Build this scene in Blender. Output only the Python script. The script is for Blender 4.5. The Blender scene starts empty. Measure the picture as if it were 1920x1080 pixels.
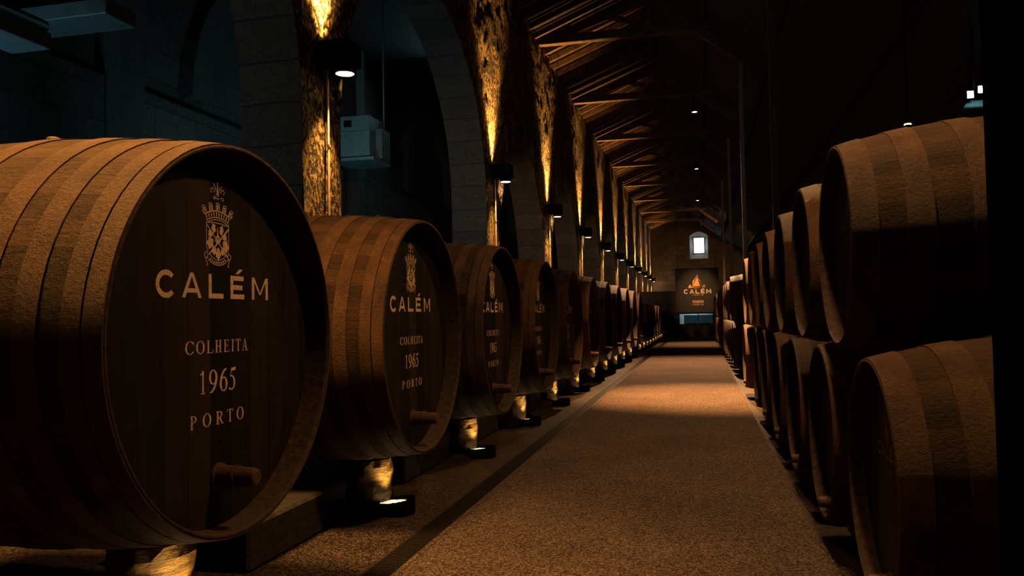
import bpy, math, random
from mathutils import Vector, noise, Euler, Matrix
random.seed(7)
S = bpy.context.scene
COL = S.collection
PI = math.pi

# ------------------------------------------------------------------ camera, world, exposure, large lights
cam = bpy.data.cameras.new('camera'); cam.sensor_width = 36.0; cam.lens = 1490 / 1920 * 36
cam.clip_start = 0.05; cam.clip_end = 300
camo = bpy.data.objects.new('camera', cam); COL.objects.link(camo)
camo.matrix_world = (Matrix.Translation((0, 0, 1.5)) @ Matrix.Rotation(math.radians(13.360), 4, 'Z')
                     @ Matrix.Rotation(PI / 2 + math.radians(2.083), 4, 'X') @ Matrix.Rotation(math.radians(-1.0), 4, 'Z'))
S.camera = camo
W = bpy.data.worlds.new('world'); S.world = W; W.use_nodes = True
W.node_tree.nodes['Background'].inputs[0].default_value = (0.25, 0.6, 0.8, 1)
W.node_tree.nodes['Background'].inputs[1].default_value = 0.003
vs = S.view_settings
vs.view_transform = 'Standard'; vs.look = 'None'; vs.gamma = 1.0; vs.use_curve_mapping = False
vs.exposure = 1.0
S.cycles.sample_clamp_indirect = 2.0
S.cycles.use_denoising = True

WARM = (1.0, 0.52, 0.22)
GOLD = (1.0, 0.47, 0.11)
COOL = (0.42, 0.85, 1.0)

def lamp(kind, name, loc, energy, color, target=None, size=0.1, angle=60, blend=1.0):
    l = bpy.data.lights.new(name, kind); l.energy = energy; l.color = color
    if kind == 'SPOT':
        l.spot_size = math.radians(angle); l.spot_blend = blend; l.shadow_soft_size = size
    elif kind == 'AREA':
        l.size = size
    else:
        l.shadow_soft_size = size
    o = bpy.data.objects.new(name, l); COL.objects.link(o); o.location = loc
    if target is not None:
        d = Vector(target) - Vector(loc)
        o.rotation_euler = d.to_track_quat('-Z', 'Y').to_euler()
    return o

# cool work lights of the side aisle behind the arches and of the room behind the glazing
lamp('AREA', 'aisle_light', (-8.0, 5.4, 2.7), 32, COOL, (-6.2, 11, 5.6), 0.7)
lamp('AREA', 'aisle_light', (-5.6, 10.2, 2.2), 55, COOL, (-8.5, 18.5, 3.6), 0.6)
lamp('AREA', 'aisle_light', (-6.2, 20.0, 7.6), 18, COOL, (-7.0, 15, 3.0), 1.0)

# ------------------------------------------------------------------ materials
ALB = 0.5
def dk(c): return tuple(x * ALB for x in c)
def nodes(m):
    m.use_nodes = True; nt = m.node_tree; return nt, nt.nodes, nt.links, nt.nodes['Principled BSDF']

def mat(name, col, rough=0.7, metal=0.0, emit=None, estr=0.0):
    m = bpy.data.materials.new(name); nt, N, L, P = nodes(m)
    P.inputs['Base Color'].default_value = (*dk(col), 1); P.inputs['Roughness'].default_value = rough
    P.inputs['Metallic'].default_value = metal
    if emit:
        P.inputs['Emission Color'].default_value = (*emit, 1); P.inputs['Emission Strength'].default_value = estr * 0.55
        m.cycles.emission_sampling = 'NONE'
    return m

def N_(nt, t, **k):
    n = nt.nodes.new(t)
    for a, v in k.items():
        if a.startswith('i_'):
            n.inputs[a[2:].replace('_', ' ')].default_value = v
        elif a[0] == 'n' and a[1:].isdigit():
            n.inputs[int(a[1:])].default_value = v
        else:
            setattr(n, a, v)
    return n

def coord(nt, which='Object', scale=(1, 1, 1)):
    c = N_(nt, 'ShaderNodeTexCoord'); mp = N_(nt, 'ShaderNodeMapping'); mp.inputs['Scale'].default_value = scale
    nt.links.new(c.outputs[which], mp.inputs[0]); return mp.outputs[0]

def noise_(nt, vec, scale, detail=5, rough=0.6, dist=0.0):
    n = N_(nt, 'ShaderNodeTexNoise'); n.inputs['Scale'].default_value = scale; n.inputs['Detail'].default_value = detail
    n.inputs['Roughness'].default_value = rough; n.inputs['Distortion'].default_value = dist
    nt.links.new(vec, n.inputs['Vector']); return n.outputs['Fac']

def ramp(nt, fac, stops):
    r = N_(nt, 'ShaderNodeValToRGB'); e = r.color_ramp.elements
    while len(e) < len(stops): e.new(0.5)
    for i, (p, c) in enumerate(stops):
        e[i].position = p; e[i].color = (*c, 1) if len(c) == 3 else c
    nt.links.new(fac, r.inputs[0]); return r.outputs[0]

def math_(nt, op, a, b=None, c=None):
    n = N_(nt, 'ShaderNodeMath', operation=op)
    for i, v in enumerate((a, b, c)):
        if v is None: continue
        if isinstance(v, (int, float)): n.inputs[i].default_value = v
        else: nt.links.new(v, n.inputs[i])
    return n.outputs[0]

def mixc(nt, fac, a, b, mode='MIX'):
    n = N_(nt, 'ShaderNodeMix', data_type='RGBA', blend_type=mode)
    for s, v in ((0, fac), (6, a), (7, b)):
        if isinstance(v, (int, float)): n.inputs[s].default_value = v
        elif isinstance(v, tuple): n.inputs[s].default_value = (*v, 1)
        else: nt.links.new(v, n.inputs[s])
    return n.outputs[2]

def bump(nt, P, h, strength, dist, prev=None):
    b = N_(nt, 'ShaderNodeBump'); b.inputs['Strength'].default_value = strength; b.inputs['Distance'].default_value = dist
    nt.links.new(h, b.inputs['Height'])
    if prev is not None: nt.links.new(prev, b.inputs['Normal'])
    nt.links.new(b.outputs[0], P.inputs['Normal']); return b.outputs[0]

def noisy(name, c0, c1, scale, rough=0.8, bs=0.5, bd=0.02, vscale=(1, 1, 1), lo=0.3, hi=0.7, fine=None, metal=0.0, which='Object'):
    m = bpy.data.materials.new(name); nt, N, L, P = nodes(m); c0, c1 = dk(c0), dk(c1)
    v = coord(nt, which, vscale); f = noise_(nt, v, scale, 8, 0.65)
    L.new(ramp(nt, f, [(lo, c0), (hi, c1)]), P.inputs['Base Color'])
    P.inputs['Roughness'].default_value = rough; P.inputs['Metallic'].default_value = metal
    b = bump(nt, P, f, bs, bd)
    if fine:
        bump(nt, P, noise_(nt, v, fine[0], 4, 0.7), fine[1], fine[2], b)
    return m

def stave_mat(name, dark, light, count, bumpk=1.0):
    """oak staves: uv u runs along the cask, v round it"""
    dark, light = dk(dark), dk(light)
    m = bpy.data.materials.new(name); nt, N, L, P = nodes(m)
    c = N_(nt, 'ShaderNodeTexCoord'); sp = N_(nt, 'ShaderNodeSeparateXYZ'); L.new(c.outputs['UV'], sp.inputs[0])
    a = math_(nt, 'MULTIPLY', sp.outputs[1], float(count)); fr = math_(nt, 'FRACT', a); fl = math_(nt, 'FLOOR', a)
    wn = N_(nt, 'ShaderNodeTexWhiteNoise', noise_dimensions='1D'); L.new(fl, wn.inputs['W'])
    edge = math_(nt, 'ABSOLUTE', math_(nt, 'SUBTRACT', fr, 0.5))
    gap = math_(nt, 'GREATER_THAN', edge, 0.482)
    oi = N_(nt, 'ShaderNodeObjectInfo')
    mp = N_(nt, 'ShaderNodeMapping'); mp.inputs['Scale'].default_value = (1.6, 110, 1)
    L.new(c.outputs['UV'], mp.inputs[0])
    cmb = N_(nt, 'ShaderNodeCombineXYZ'); L.new(math_(nt, 'MULTIPLY', oi.outputs['Random'], 40.0), cmb.inputs[2])
    av = N_(nt, 'ShaderNodeVectorMath', operation='ADD'); L.new(mp.outputs[0], av.inputs[0]); L.new(cmb.outputs[0], av.inputs[1])
    grain = noise_(nt, av.outputs[0], 3.0, 6, 0.65)
    ob = coord(nt, 'Object', (1, 1, 1)); av2 = N_(nt, 'ShaderNodeVectorMath', operation='ADD'); L.new(ob, av2.inputs[0]); L.new(cmb.outputs[0], av2.inputs[1])
    patch = noise_(nt, av2.outputs[0], 3.2, 6, 0.7)
    spk = noise_(nt, av2.outputs[0], 45.0, 5, 0.75)
    f = math_(nt, 'ADD', math_(nt, 'MULTIPLY', grain, 0.35), math_(nt, 'MULTIPLY', patch, 0.45))
    f = math_(nt, 'ADD', f, math_(nt, 'MULTIPLY', math_(nt, 'SUBTRACT', wn.outputs[0], 0.5), 0.16))
    f = math_(nt, 'ADD', f, math_(nt, 'MULTIPLY', spk, 0.22))
    col = ramp(nt, f, [(0.33, dark), (0.68, light)])
    col = mixc(nt, math_(nt, 'MULTIPLY', gap, 0.85), col, (0.008, 0.005, 0.003))
    L.new(col, P.inputs['Base Color']); P.inputs['Roughness'].default_value = 0.72
    P.inputs['Specular IOR Level'].default_value = 0.3
    b = bump(nt, P, math_(nt, 'SUBTRACT', grain, gap), 0.5 * bumpk, 0.006)
    bump(nt, P, spk, 0.8 * bumpk, 0.02, b)
    return m

def hoop_mat(name, dark, light):
    dark, light = dk(dark), dk(light)
    m = bpy.data.materials.new(name); nt, N, L, P = nodes(m)
    oi = N_(nt, 'ShaderNodeObjectInfo'); ob = coord(nt)
    cmb = N_(nt, 'ShaderNodeCombineXYZ'); L.new(math_(nt, 'MULTIPLY', oi.outputs['Random'], 40.0), cmb.inputs[0])
    av = N_(nt, 'ShaderNodeVectorMath', operation='ADD'); L.new(ob, av.inputs[0]); L.new(cmb.outputs[0], av.inputs[1])
    a = noise_(nt, av.outputs[0], 4.0, 6, 0.7); k = noise_(nt, av.outputs[0], 60.0, 5, 0.75)
    f = math_(nt, 'ADD', math_(nt, 'MULTIPLY', a, 0.6), math_(nt, 'MULTIPLY', k, 0.4))
    L.new(ramp(nt, f, [(0.36, dark), (0.64, light)]), P.inputs['Base Color'])
    P.inputs['Roughness'].default_value = 0.6; P.inputs['Specular IOR Level'].default_value = 0.35
    bump(nt, P, k, 0.8, 0.018); return m

def head_mat(name, dark, light, plank):
    dark, light = dk(dark), dk(light)
    m = bpy.data.materials.new(name); nt, N, L, P = nodes(m)
    c = N_(nt, 'ShaderNodeTexCoord'); sp = N_(nt, 'ShaderNodeSeparateXYZ'); L.new(c.outputs['Object'], sp.inputs[0])
    a = math_(nt, 'ADD', math_(nt, 'DIVIDE', sp.outputs[1], plank), 0.35); fr = math_(nt, 'FRACT', a); fl = math_(nt, 'FLOOR', a)
    oi = N_(nt, 'ShaderNodeObjectInfo')
    wn = N_(nt, 'ShaderNodeTexWhiteNoise', noise_dimensions='2D')
    cm = N_(nt, 'ShaderNodeCombineXYZ'); L.new(fl, cm.inputs[0]); L.new(oi.outputs['Random'], cm.inputs[1]); L.new(cm.outputs[0], wn.inputs['Vector'])
    gap = math_(nt, 'GREATER_THAN', math_(nt, 'ABSOLUTE', math_(nt, 'SUBTRACT', fr, 0.5)), 0.478)
    g = noise_(nt, coord(nt, 'Object', (1, 22, 0.9)), 3.0, 7, 0.65)
    p = noise_(nt, coord(nt, 'Object', (1, 1, 1)), 5.0, 5, 0.7)
    f = math_(nt, 'ADD', math_(nt, 'ADD', math_(nt, 'MULTIPLY', g, 0.5), math_(nt, 'MULTIPLY', p, 0.3)), math_(nt, 'MULTIPLY', wn.outputs[0], 0.36))
    col = ramp(nt, f, [(0.42, dark), (0.78, light)])
    col = mixc(nt, gap, col, (0.003, 0.002, 0.0015))
    L.new(col, P.inputs['Base Color']); P.inputs['Roughness'].default_value = 0.62; P.inputs['Specular IOR Level'].default_value = 0.25
    bump(nt, P, math_(nt, 'SUBTRACT', g, math_(nt, 'MULTIPLY', gap, 2.0)), 0.35, 0.005); return m

def paint_mat(name, c0, c1):
    m = noisy(name, c0, c1, 90, 0.7, 0.1, 0.001, lo=0.35, hi=0.5); return m

def rock_mat(name, dark, mid, light, s=1.0, bd=0.09):
    """rough quarried stone with flaking render and pits darkened by dirt and painted relief shade"""
    dark, mid, light = dk(dark), dk(mid), dk(light)
    m = bpy.data.materials.new(name); nt, N, L, P = nodes(m)
    v = coord(nt, 'Object', (1, 1, 0.8))
    a = noise_(nt, v, 1.7 * s, 5, 0.6, 0.3); b = noise_(nt, v, 15.0 * s, 5, 0.62, 0.3); d = noise_(nt, v, 46.0 * s, 4, 0.7)
    f = math_(nt, 'ADD', math_(nt, 'MULTIPLY', b, 0.72), math_(nt, 'MULTIPLY', a, 0.28))
    col = ramp(nt, f, [(0.475, dark), (0.505, mid), (0.60, light)])  # dark stop puts the grazing shade of the pits into the colour
    L.new(col, P.inputs['Base Color']); P.inputs['Roughness'].default_value = 0.6; P.inputs['Specular IOR Level'].default_value = 0.35
    h = ramp(nt, f, [(0.42, (0, 0, 0)), (0.51, (0.8, 0.8, 0.8)), (0.75, (1, 1, 1))])
    n1 = bump(nt, P, h, 1.0, bd); bump(nt, P, d, 0.8, 0.02, n1)
    return m

def ashlar_mat(name, c0, c1, mortar, bw, bh, which='UV'):
    c0, c1, mortar = dk(c0), dk(c1), dk(mortar)
    m = bpy.data.materials.new(name); nt, N, L, P = nodes(m)
    v = coord(nt, which)
    br = N_(nt, 'ShaderNodeTexBrick'); br.offset = 0.5
    for k, x in (('Scale', 1.0), ('Mortar Size', 0.012), ('Mortar Smooth', 0.2), ('Brick Width', bw), ('Row Height', bh)): br.inputs[k].default_value = x
    wob = N_(nt, 'ShaderNodeTexNoise'); wob.inputs['Scale'].default_value = 2.2; L.new(v, wob.inputs['Vector'])
    sc = N_(nt, 'ShaderNodeVectorMath', operation='SCALE'); sc.inputs['Scale'].default_value = 0.06; L.new(wob.outputs['Color'], sc.inputs[0])
    ad = N_(nt, 'ShaderNodeVectorMath', operation='ADD'); L.new(v, ad.inputs[0]); L.new(sc.outputs[0], ad.inputs[1]); L.new(ad.outputs[0], br.inputs['Vector'])
    br.inputs['Color1'].default_value = (*c0, 1); br.inputs['Color2'].default_value = (*c1, 1); br.inputs['Mortar'].default_value = (*mortar, 1)
    o = coord(nt); f = noise_(nt, o, 17.0, 6, 0.66, 0.4); d = noise_(nt, o, 34.0, 5, 0.75)
    col = mixc(nt, 1.0, br.outputs['Color'], ramp(nt, f, [(0.3, (0.45, 0.45, 0.45)), (0.7, (1.2, 1.2, 1.2))]), 'MULTIPLY')
    L.new(col, P.inputs['Base Color']); P.inputs['Roughness'].default_value = 0.78
    n1 = bump(nt, P, math_(nt, 'SUBTRACT', math_(nt, 'MULTIPLY', f, 2.2), math_(nt, 'MULTIPLY', br.outputs['Fac'], 0.5)), 1.0, 0.2); bump(nt, P, d, 0.9, 0.03, n1)
    return m

def speckle_mat(name, c0, c1, c2, scale, bd=0.006, rough=0.85):
    c0, c1, c2 = dk(c0), dk(c1), dk(c2)
    m = bpy.data.materials.new(name); nt, N, L, P = nodes(m)
    v = coord(nt); vo = N_(nt, 'ShaderNodeTexVoronoi'); vo.inputs['Scale'].default_value = scale; L.new(v, vo.inputs['Vector'])
    f = noise_(nt, v, scale * 0.6, 4, 0.8); big = noise_(nt, v, 0.9, 5, 0.6)
    sp = N_(nt, 'ShaderNodeSeparateColor'); L.new(vo.outputs['Color'], sp.inputs[0])
    k = math_(nt, 'ADD', math_(nt, 'MULTIPLY', sp.outputs[0], 0.5), math_(nt, 'MULTIPLY', f, 0.5))
    col = ramp(nt, k, [(0.25, c0), (0.5, c1), (0.78, c2)])
    col = mixc(nt, 1.0, col, ramp(nt, big, [(0.3, (0.75, 0.75, 0.75)), (0.7, (1.15, 1.15, 1.15))]), 'MULTIPLY')
    L.new(col, P.inputs['Base Color']); P.inputs['Roughness'].default_value = rough; P.inputs['Specular IOR Level'].default_value = 0.2
    bump(nt, P, k, 0.8, bd); return m

MT = dict(
    stave=stave_mat('oak_staves', (0.012, 0.006, 0.003), (0.115, 0.056, 0.024), 46),
    hoop=hoop_mat('rusted_hoop', (0.040, 0.018, 0.008), (0.175, 0.086, 0.037)),
    chime=noisy('oak_end_grain', (0.02, 0.010, 0.005), (0.085, 0.048, 0.027), 26, 0.8, 0.7, 0.012),
    head=head_mat('dark_head_boards', (0.0035, 0.0024, 0.0016), (0.030, 0.0185, 0.0115), 0.165),
    rhead=head_mat('brown_head_boards', (0.008, 0.0055, 0.004), (0.035, 0.024, 0.016), 0.13),
    paint=paint_mat('cream_paint', (0.44, 0.28, 0.155), (0.82, 0.58, 0.36)),
    rpaint=paint_mat('worn_grey_paint', (0.10, 0.08, 0.06), (0.26, 0.21, 0.17)),
    spigot=noisy('spigot_wood', (0.03, 0.016, 0.008), (0.13, 0.072, 0.038), 30, 0.6, 0.6, 0.006, (1, 1, 4)),
    rock=rock_mat('rough_granite', (0.012, 0.008, 0.004), (0.17, 0.115, 0.05), (0.40, 0.28, 0.135), 1.0, 0.07),
    pedestal=noisy('pedestal_granite', (0.03, 0.019, 0.008), (0.22, 0.15, 0.065), 9, 0.55, 1.0, 0.05, (1, 1, 3), fine=(60, 0.7, 0.01)),
    ashlar=ashlar_mat('ashlar_arch_stone', (0.085, 0.070, 0.055), (0.12, 0.10, 0.082), (0.03, 0.025, 0.02), 6.0, 0.46),
    aisle=ashlar_mat('aisle_stone', (0.10, 0.105, 0.10), (0.155, 0.16, 0.15), (0.05, 0.05, 0.05), 1.1, 0.5),
    back=ashlar_mat('back_wall_stone', (0.18, 0.125, 0.08), (0.30, 0.21, 0.14), (0.08, 0.05, 0.03), 0.8, 0.45),
    block=noisy('granite_block', (0.012, 0.010, 0.008), (0.055, 0.045, 0.035), 12, 0.8, 0.8, 0.03, fine=(50, 0.7, 0.01)),
    asphalt=speckle_mat('pebbled_floor', (0.006, 0.004, 0.003), (0.034, 0.024, 0.017), (0.20, 0.145, 0.11), 100, 0.008, 0.6),
    carpet=speckle_mat('brown_carpet', (0.024, 0.015, 0.012), (0.100, 0.069, 0.055), (0.245, 0.185, 0.155), 95, 0.014, 0.95),
    seam=mat('dark_seam', (0.03, 0.018, 0.01), 0.9),
    grate=noisy('grate_iron', (0.012, 0.010, 0.009), (0.035, 0.027, 0.02), 30, 0.55, 0.3, 0.004, metal=0.3),
    pit=mat('channel_dark', (0.004, 0.003, 0.003), 0.9),
    timber=noisy('roof_timber', (0.014, 0.007, 0.003), (0.11, 0.058, 0.026), 6, 0.75, 0.5, 0.02, (1, 1, 1), fine=(40, 0.4, 0.006)),
    boards=noisy('roof_boards', (0.008, 0.004, 0.002), (0.028, 0.015, 0.0075), 3, 0.85, 0.4, 0.02, (6, 1, 6)),
    post=noisy('post_timber', (0.10, 0.078, 0.06), (0.22, 0.18, 0.145), 7, 0.8, 0.5, 0.015, (4, 4, 0.6)),
    column=mat('blackened_column', (0.0015, 0.0014, 0.0013), 1.0),
    black=noisy('black_metal', (0.002, 0.002, 0.002), (0.005, 0.005, 0.0045), 20, 0.5, 0.1, 0.002),
    dark=noisy('dark_plaster_and_shade', (0.010, 0.008, 0.006), (0.022, 0.017, 0.013), 5, 0.9, 0.3, 0.01),  # also stands in for unlit gloom on the right roof and wall
    galv=noisy('galvanised_sheet', (0.075, 0.165, 0.185), (0.125, 0.245, 0.265), 9, 0.45, 0.15, 0.004, metal=0.25),
    grille=noisy('grey_duct', (0.05, 0.085, 0.095), (0.10, 0.15, 0.16), 9, 0.5, 0.2, 0.004, metal=0.2),
    conduit=noisy('steel_conduit', (0.24, 0.17, 0.09), (0.42, 0.31, 0.17), 14, 0.4, 0.1, 0.003, metal=0.4),
    lens=mat('warm_lens', (1, 0.8, 0.5), 0.4, 0, (1.0, 0.62, 0.27), 9.0),
    lens2=mat('uplight_lens', (1, 0.85, 0.6), 0.4, 0, (1.0, 0.74, 0.45), 9.0),
    lens3=mat('gold_uplight_lens', (1, 0.85, 0.6), 0.4, 0, (1.0, 0.66, 0.32), 4.0),
    coollens=mat('cool_lens', (0.8, 0.95, 1), 0.4, 0, (0.72, 0.95, 1.0), 12.0),
    sky=mat('daylight_pane', (0.8, 0.9, 0.95), 0.5, 0, (0.80, 0.94, 0.97), 2.0),
    frame=noisy('window_frame', (0.10, 0.11, 0.11), (0.2, 0.21, 0.21), 12, 0.6, 0.1, 0.003),
    sill=noisy('limewashed_reveal', (0.30, 0.34, 0.34), (0.5, 0.54, 0.54), 14, 0.8, 0.3, 0.01),
    white=noisy('white_board', (0.8, 0.84, 0.86), (0.95, 0.98, 1.0), 6, 0.6, 0.1, 0.003),
    teal=noisy('teal_panel', (0.008, 0.032, 0.042), (0.014, 0.048, 0.06), 5, 0.6, 0.1, 0.003),
    poster=noisy('poster_cloth', (0.018, 0.015, 0.013), (0.026, 0.021, 0.018), 4, 0.8, 0.1, 0.002),
    print_=mat('cream_print', (0.78, 0.50, 0.22), 0.7),
    printo=mat('orange_print', (0.72, 0.33, 0.10), 0.7),
)
for m in MT.values():
    q = m.node_tree.nodes['Principled BSDF'].inputs['Specular IOR Level']; q.default_value *= 0.4
g = bpy.data.materials.new('clear_glass'); nt, _n, _l, _p = nodes(g)
_p.inputs['Base Color'].default_value = (0.9, 0.97, 1, 1); _p.inputs['Roughness'].default_value = 0.03
_p.inputs['Transmission Weight'].default_value = 1.0; _p.inputs['IOR'].default_value = 1.1
MT['glass'] = g
MT['black'].node_tree.nodes['Principled BSDF'].inputs['Specular IOR Level'].default_value = 0.0
MT['column'].node_tree.nodes['Principled BSDF'].inputs['Specular IOR Level'].default_value = 0.0

# ------------------------------------------------------------------ mesh helpers
class MB:
    def __init__(s): s.v = []; s.f = []; s.uv = []; s.sm = []; s.mi = []
    def face(s, idx, uv=None, smooth=False, mi=0):
        s.f.append(tuple(idx)); s.uv.append(uv); s.sm.append(smooth); s.mi.append(mi)
    def poly(s, pts, uv=None, smooth=False, mi=0):
        b = len(s.v); s.v += [tuple(p) for p in pts]; s.face(range(b, b + len(pts)), uv, smooth, mi)
    def box(s, a, b, mi=0, bev=0.0):
        x0, y0, z0 = a; x1, y1, z1 = b
        if bev <= 0:
            k = len(s.v)
            s.v += [(x0, y0, z0), (x1, y0, z0), (x1, y1, z0), (x0, y1, z0), (x0, y0, z1), (x1, y0, z1), (x1, y1, z1), (x0, y1, z1)]
            for q in ((0, 3, 2, 1), (4, 5, 6, 7), (0, 1, 5, 4), (1, 2, 6, 5), (2, 3, 7, 6), (3, 0, 4, 7)):
                s.face([k + i for i in q], mi=mi)
            return
        # chamfered box from three nested extents
        k = len(s.v); c = bev; P = {}
        for i, sx in enumerate((0, 1)):
            for j, sy in enumerate((0, 1)):
                for l, sz in enumerate((0, 1)):
                    X = (x0, x1)[i]; Y = (y0, y1)[j]; Z = (z0, z1)[l]; dx = c * (1 - 2 * i); dy = c * (1 - 2 * j); dz = c * (1 - 2 * l)
                    for ax, p in enumerate(((X, Y + dy, Z + dz), (X + dx, Y, Z + dz), (X + dx, Y + dy, Z))):
                        P[(i, j, l, ax)] = len(s.v); s.v.append(p)
        def q(*ks): s.face([P[x] for x in ks], mi=mi)
        for i in (0, 1):
            o = 1 if i else -1
            def add(l): 
                s.face([P[x] for x in (l if o > 0 else l[::-1])], mi=mi)
            add([(i, 0, 0, 0), (i, 1, 0, 0), (i, 1, 1, 0), (i, 0, 1, 0)])
            add([(1, i, 0, 1), (0, i, 0, 1), (0, i, 1, 1), (1, i, 1, 1)])
            add([(0, 0, i, 2), (1, 0, i, 2), (1, 1, i, 2), (0, 1, i, 2)])
        for a_ in (0, 1):
            for b_ in (0, 1):
                def fix(l, n):
                    pts = [Vector(s.v[P[x]]) for x in l]
                    nn = (pts[1] - pts[0]).cross(pts[2] - pts[0])
                    s.face([P[x] for x in (l if nn.dot(n) > 0 else l[::-1])], mi=mi)
                A = 2 * a_ - 1; B = 2 * b_ - 1
                fix([(a_, b_, 0, 0), (a_, b_, 1, 0), (a_, b_, 1, 1), (a_, b_, 0, 1)], Vector((A, B, 0)))
                fix([(a_, 0, b_, 0), (a_, 1, b_, 0), (a_, 1, b_, 2), (a_, 0, b_, 2)], Vector((A, 0, B)))
                fix([(0, a_, b_, 1), (1, a_, b_, 1), (1, a_, b_, 2), (0, a_, b_, 2)], Vector((0, A, B)))
                for c_ in (0, 1):
                    fix([(a_, b_, c_, 0), (a_, b_, c_, 1), (a_, b_, c_, 2)], Vector((A, B, 2 * c_ - 1)))
    def bar(s, p, q, w, h=None, mi=0, up=(0, 0, 1)):
        """rectangular bar from p to q"""
        h = h or w; p = Vector(p); q = Vector(q); d = (q - p).normalized(); u = Vector(up)
        if abs(d.dot(u)) > 0.98: u = Vector((1, 0, 0))
        r = d.cross(u).normalized() * (w / 2); t = r.cross(d).normalized() * (h / 2); k = len(s.v)
        for e in (p, q):
            for a, b in ((-1, -1), (1, -1), (1, 1), (-1, 1)): s.v.append(tuple(e + r * a + t * b))
        for f in ((3, 2, 1, 0), (4, 5, 6, 7), (0, 1, 5, 4), (1, 2, 6, 5), (2, 3, 7, 6), (3, 0, 4, 7)): s.face([k + i for i in f], mi=mi)
    def lathe(s, prof, n=48, axis='x', mi=0, smooth=True, cap0=False, cap1=False, center=(0, 0, 0), uvw=None):
        """prof: (axial, radius) list revolved about the axis"""
        if smooth and len(prof) > 2:                    # break the shading at sharp corners of the profile
            for j in range(1, len(prof) - 1):
                a = Vector((prof[j][0] - prof[j - 1][0], prof[j][1] - prof[j - 1][1])); b = Vector((prof[j + 1][0] - prof[j][0], prof[j + 1][1] - prof[j][1]))
                if a.length > 1e-9 and b.length > 1e-9 and a.angle(b) > 0.6:
                    s.lathe(prof[:j + 1], n, axis, mi, smooth, cap0, False, center, uvw[:j + 1] if uvw else None)
                    s.lathe(prof[j:], n, axis, mi, smooth, False, cap1, center, uvw[j:] if uvw else None); return
        k = len(s.v); cx, cy, cz = center
        for (a, r) in prof:
            for i in range(n):
                t = 2 * PI * i / n; c = math.cos(t) * r; d = math.sin(t) * r
                s.v.append({'x': (cx + a, cy + c, cz + d), 'y': (cx + d, cy + a, cz + c), 'z': (cx + c, cy + d, cz + a)}[axis])
        for j in range(len(prof) - 1):
            for i in range(n):
                i2 = (i + 1) % n
                uv = None
                if uvw:
                    u0, u1 = uvw[j], uvw[j + 1]
                    uv = [(u0, i / n), (u0, (i + 1) / n), (u1, (i + 1) / n), (u1, i / n)]
                s.face((k + j * n + i, k + j * n + i2, k + (j + 1) * n + i2, k + (j + 1) * n + i), uv, smooth, mi)
        if cap0: s.face([k + i for i in range(n)][::-1], mi=mi)
        if cap1: s.face([k + (len(prof) - 1) * n + i for i in range(n)], mi=mi)
    def tube(s, pts, r, n=8, mi=0):
        k = len(s.v)
        for j, p in enumerate(pts):
            p = Vector(p); a = Vector(pts[max(j - 1, 0)]); b = Vector(pts[min(j + 1, len(pts) - 1)]); d = (b - a).normalized()
            u = Vector((0, 0, 1)) if abs(d.z) < 0.9 else Vector((1, 0, 0)); x = d.cross(u).normalized(); y = x.cross(d)
            for i in range(n):
                t = 2 * PI * i / n; s.v.append(tuple(p + x * (math.cos(t) * r) + y * (math.sin(t) * r)))
        for j in range(len(pts) - 1):
            for i in range(n):
                i2 = (i + 1) % n; s.face((k + j * n + i, k + j * n + i2, k + (j + 1) * n + i2, k + (j + 1) * n + i), None, True, mi)
        s.face([k + i for i in range(n)][::-1], mi=mi); s.face([k + (len(pts) - 1) * n + i for i in range(n)], mi=mi)
    def mesh(s, name, mats):
        me = bpy.data.meshes.new(name); me.from_pydata(s.v, [], s.f)
        for m in (mats if isinstance(mats, (list, tuple)) else [mats]): me.materials.append(m)
        me.polygons.foreach_set('use_smooth', s.sm); me.polygons.foreach_set('material_index', s.mi)
        if any(u for u in s.uv):
            ul = me.uv_layers.new(name='UVMap'); i = 0
            for f, u in zip(s.f, s.uv):
                for j in range(len(f)):
                    ul.data[i].uv = u[j] if u else (0, 0); i += 1
        me.update(); return me
    def obj(s, name, mats, parent=None, loc=(0, 0, 0), rz=0.0):
        return link(name, s.mesh(name, mats), parent, loc, rz)

def link(name, me, parent=None, loc=(0, 0, 0), rz=0.0):
    o = bpy.data.objects.new(name, me); COL.objects.link(o); o.parent = parent; o.location = loc; o.rotation_euler = (0, 0, rz); return o

def thing(name, label, cat, loc=(0, 0, 0), rz=0.0, group=None):
    return tag(link(name, None, None, loc, rz), label, cat, group)

def tag(o, label, cat, group=None, kind=None):
    o['label'] = label; o['category'] = cat
    if group: o['group'] = group
    if kind: o['kind'] = kind
    return o

def struct(o): o['kind'] = 'structure'; return o

def dup(root, loc, label, rz=None, group=None):
    """copy a thing, its parts and its sub-parts"""
    r = root.copy(); COL.objects.link(r); r.location = loc; r['label'] = label
    if rz is not None: r.rotation_euler = (0, 0, rz)
    if group: r['group'] = group
    for ch in list(root.children):
        c = ch.copy(); COL.objects.link(c); c.parent = r
        for gch in list(ch.children):
            d = gch.copy(); COL.objects.link(d); d.parent = c
    return r

ORD = ['first', 'second', 'third', 'fourth', 'fifth', 'sixth', 'seventh', 'eighth', 'ninth', 'tenth', 'eleventh', 'twelfth',
       'thirteenth', 'fourteenth', 'fifteenth', 'sixteenth', 'seventeenth', 'eighteenth', 'nineteenth', 'twentieth']

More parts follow.
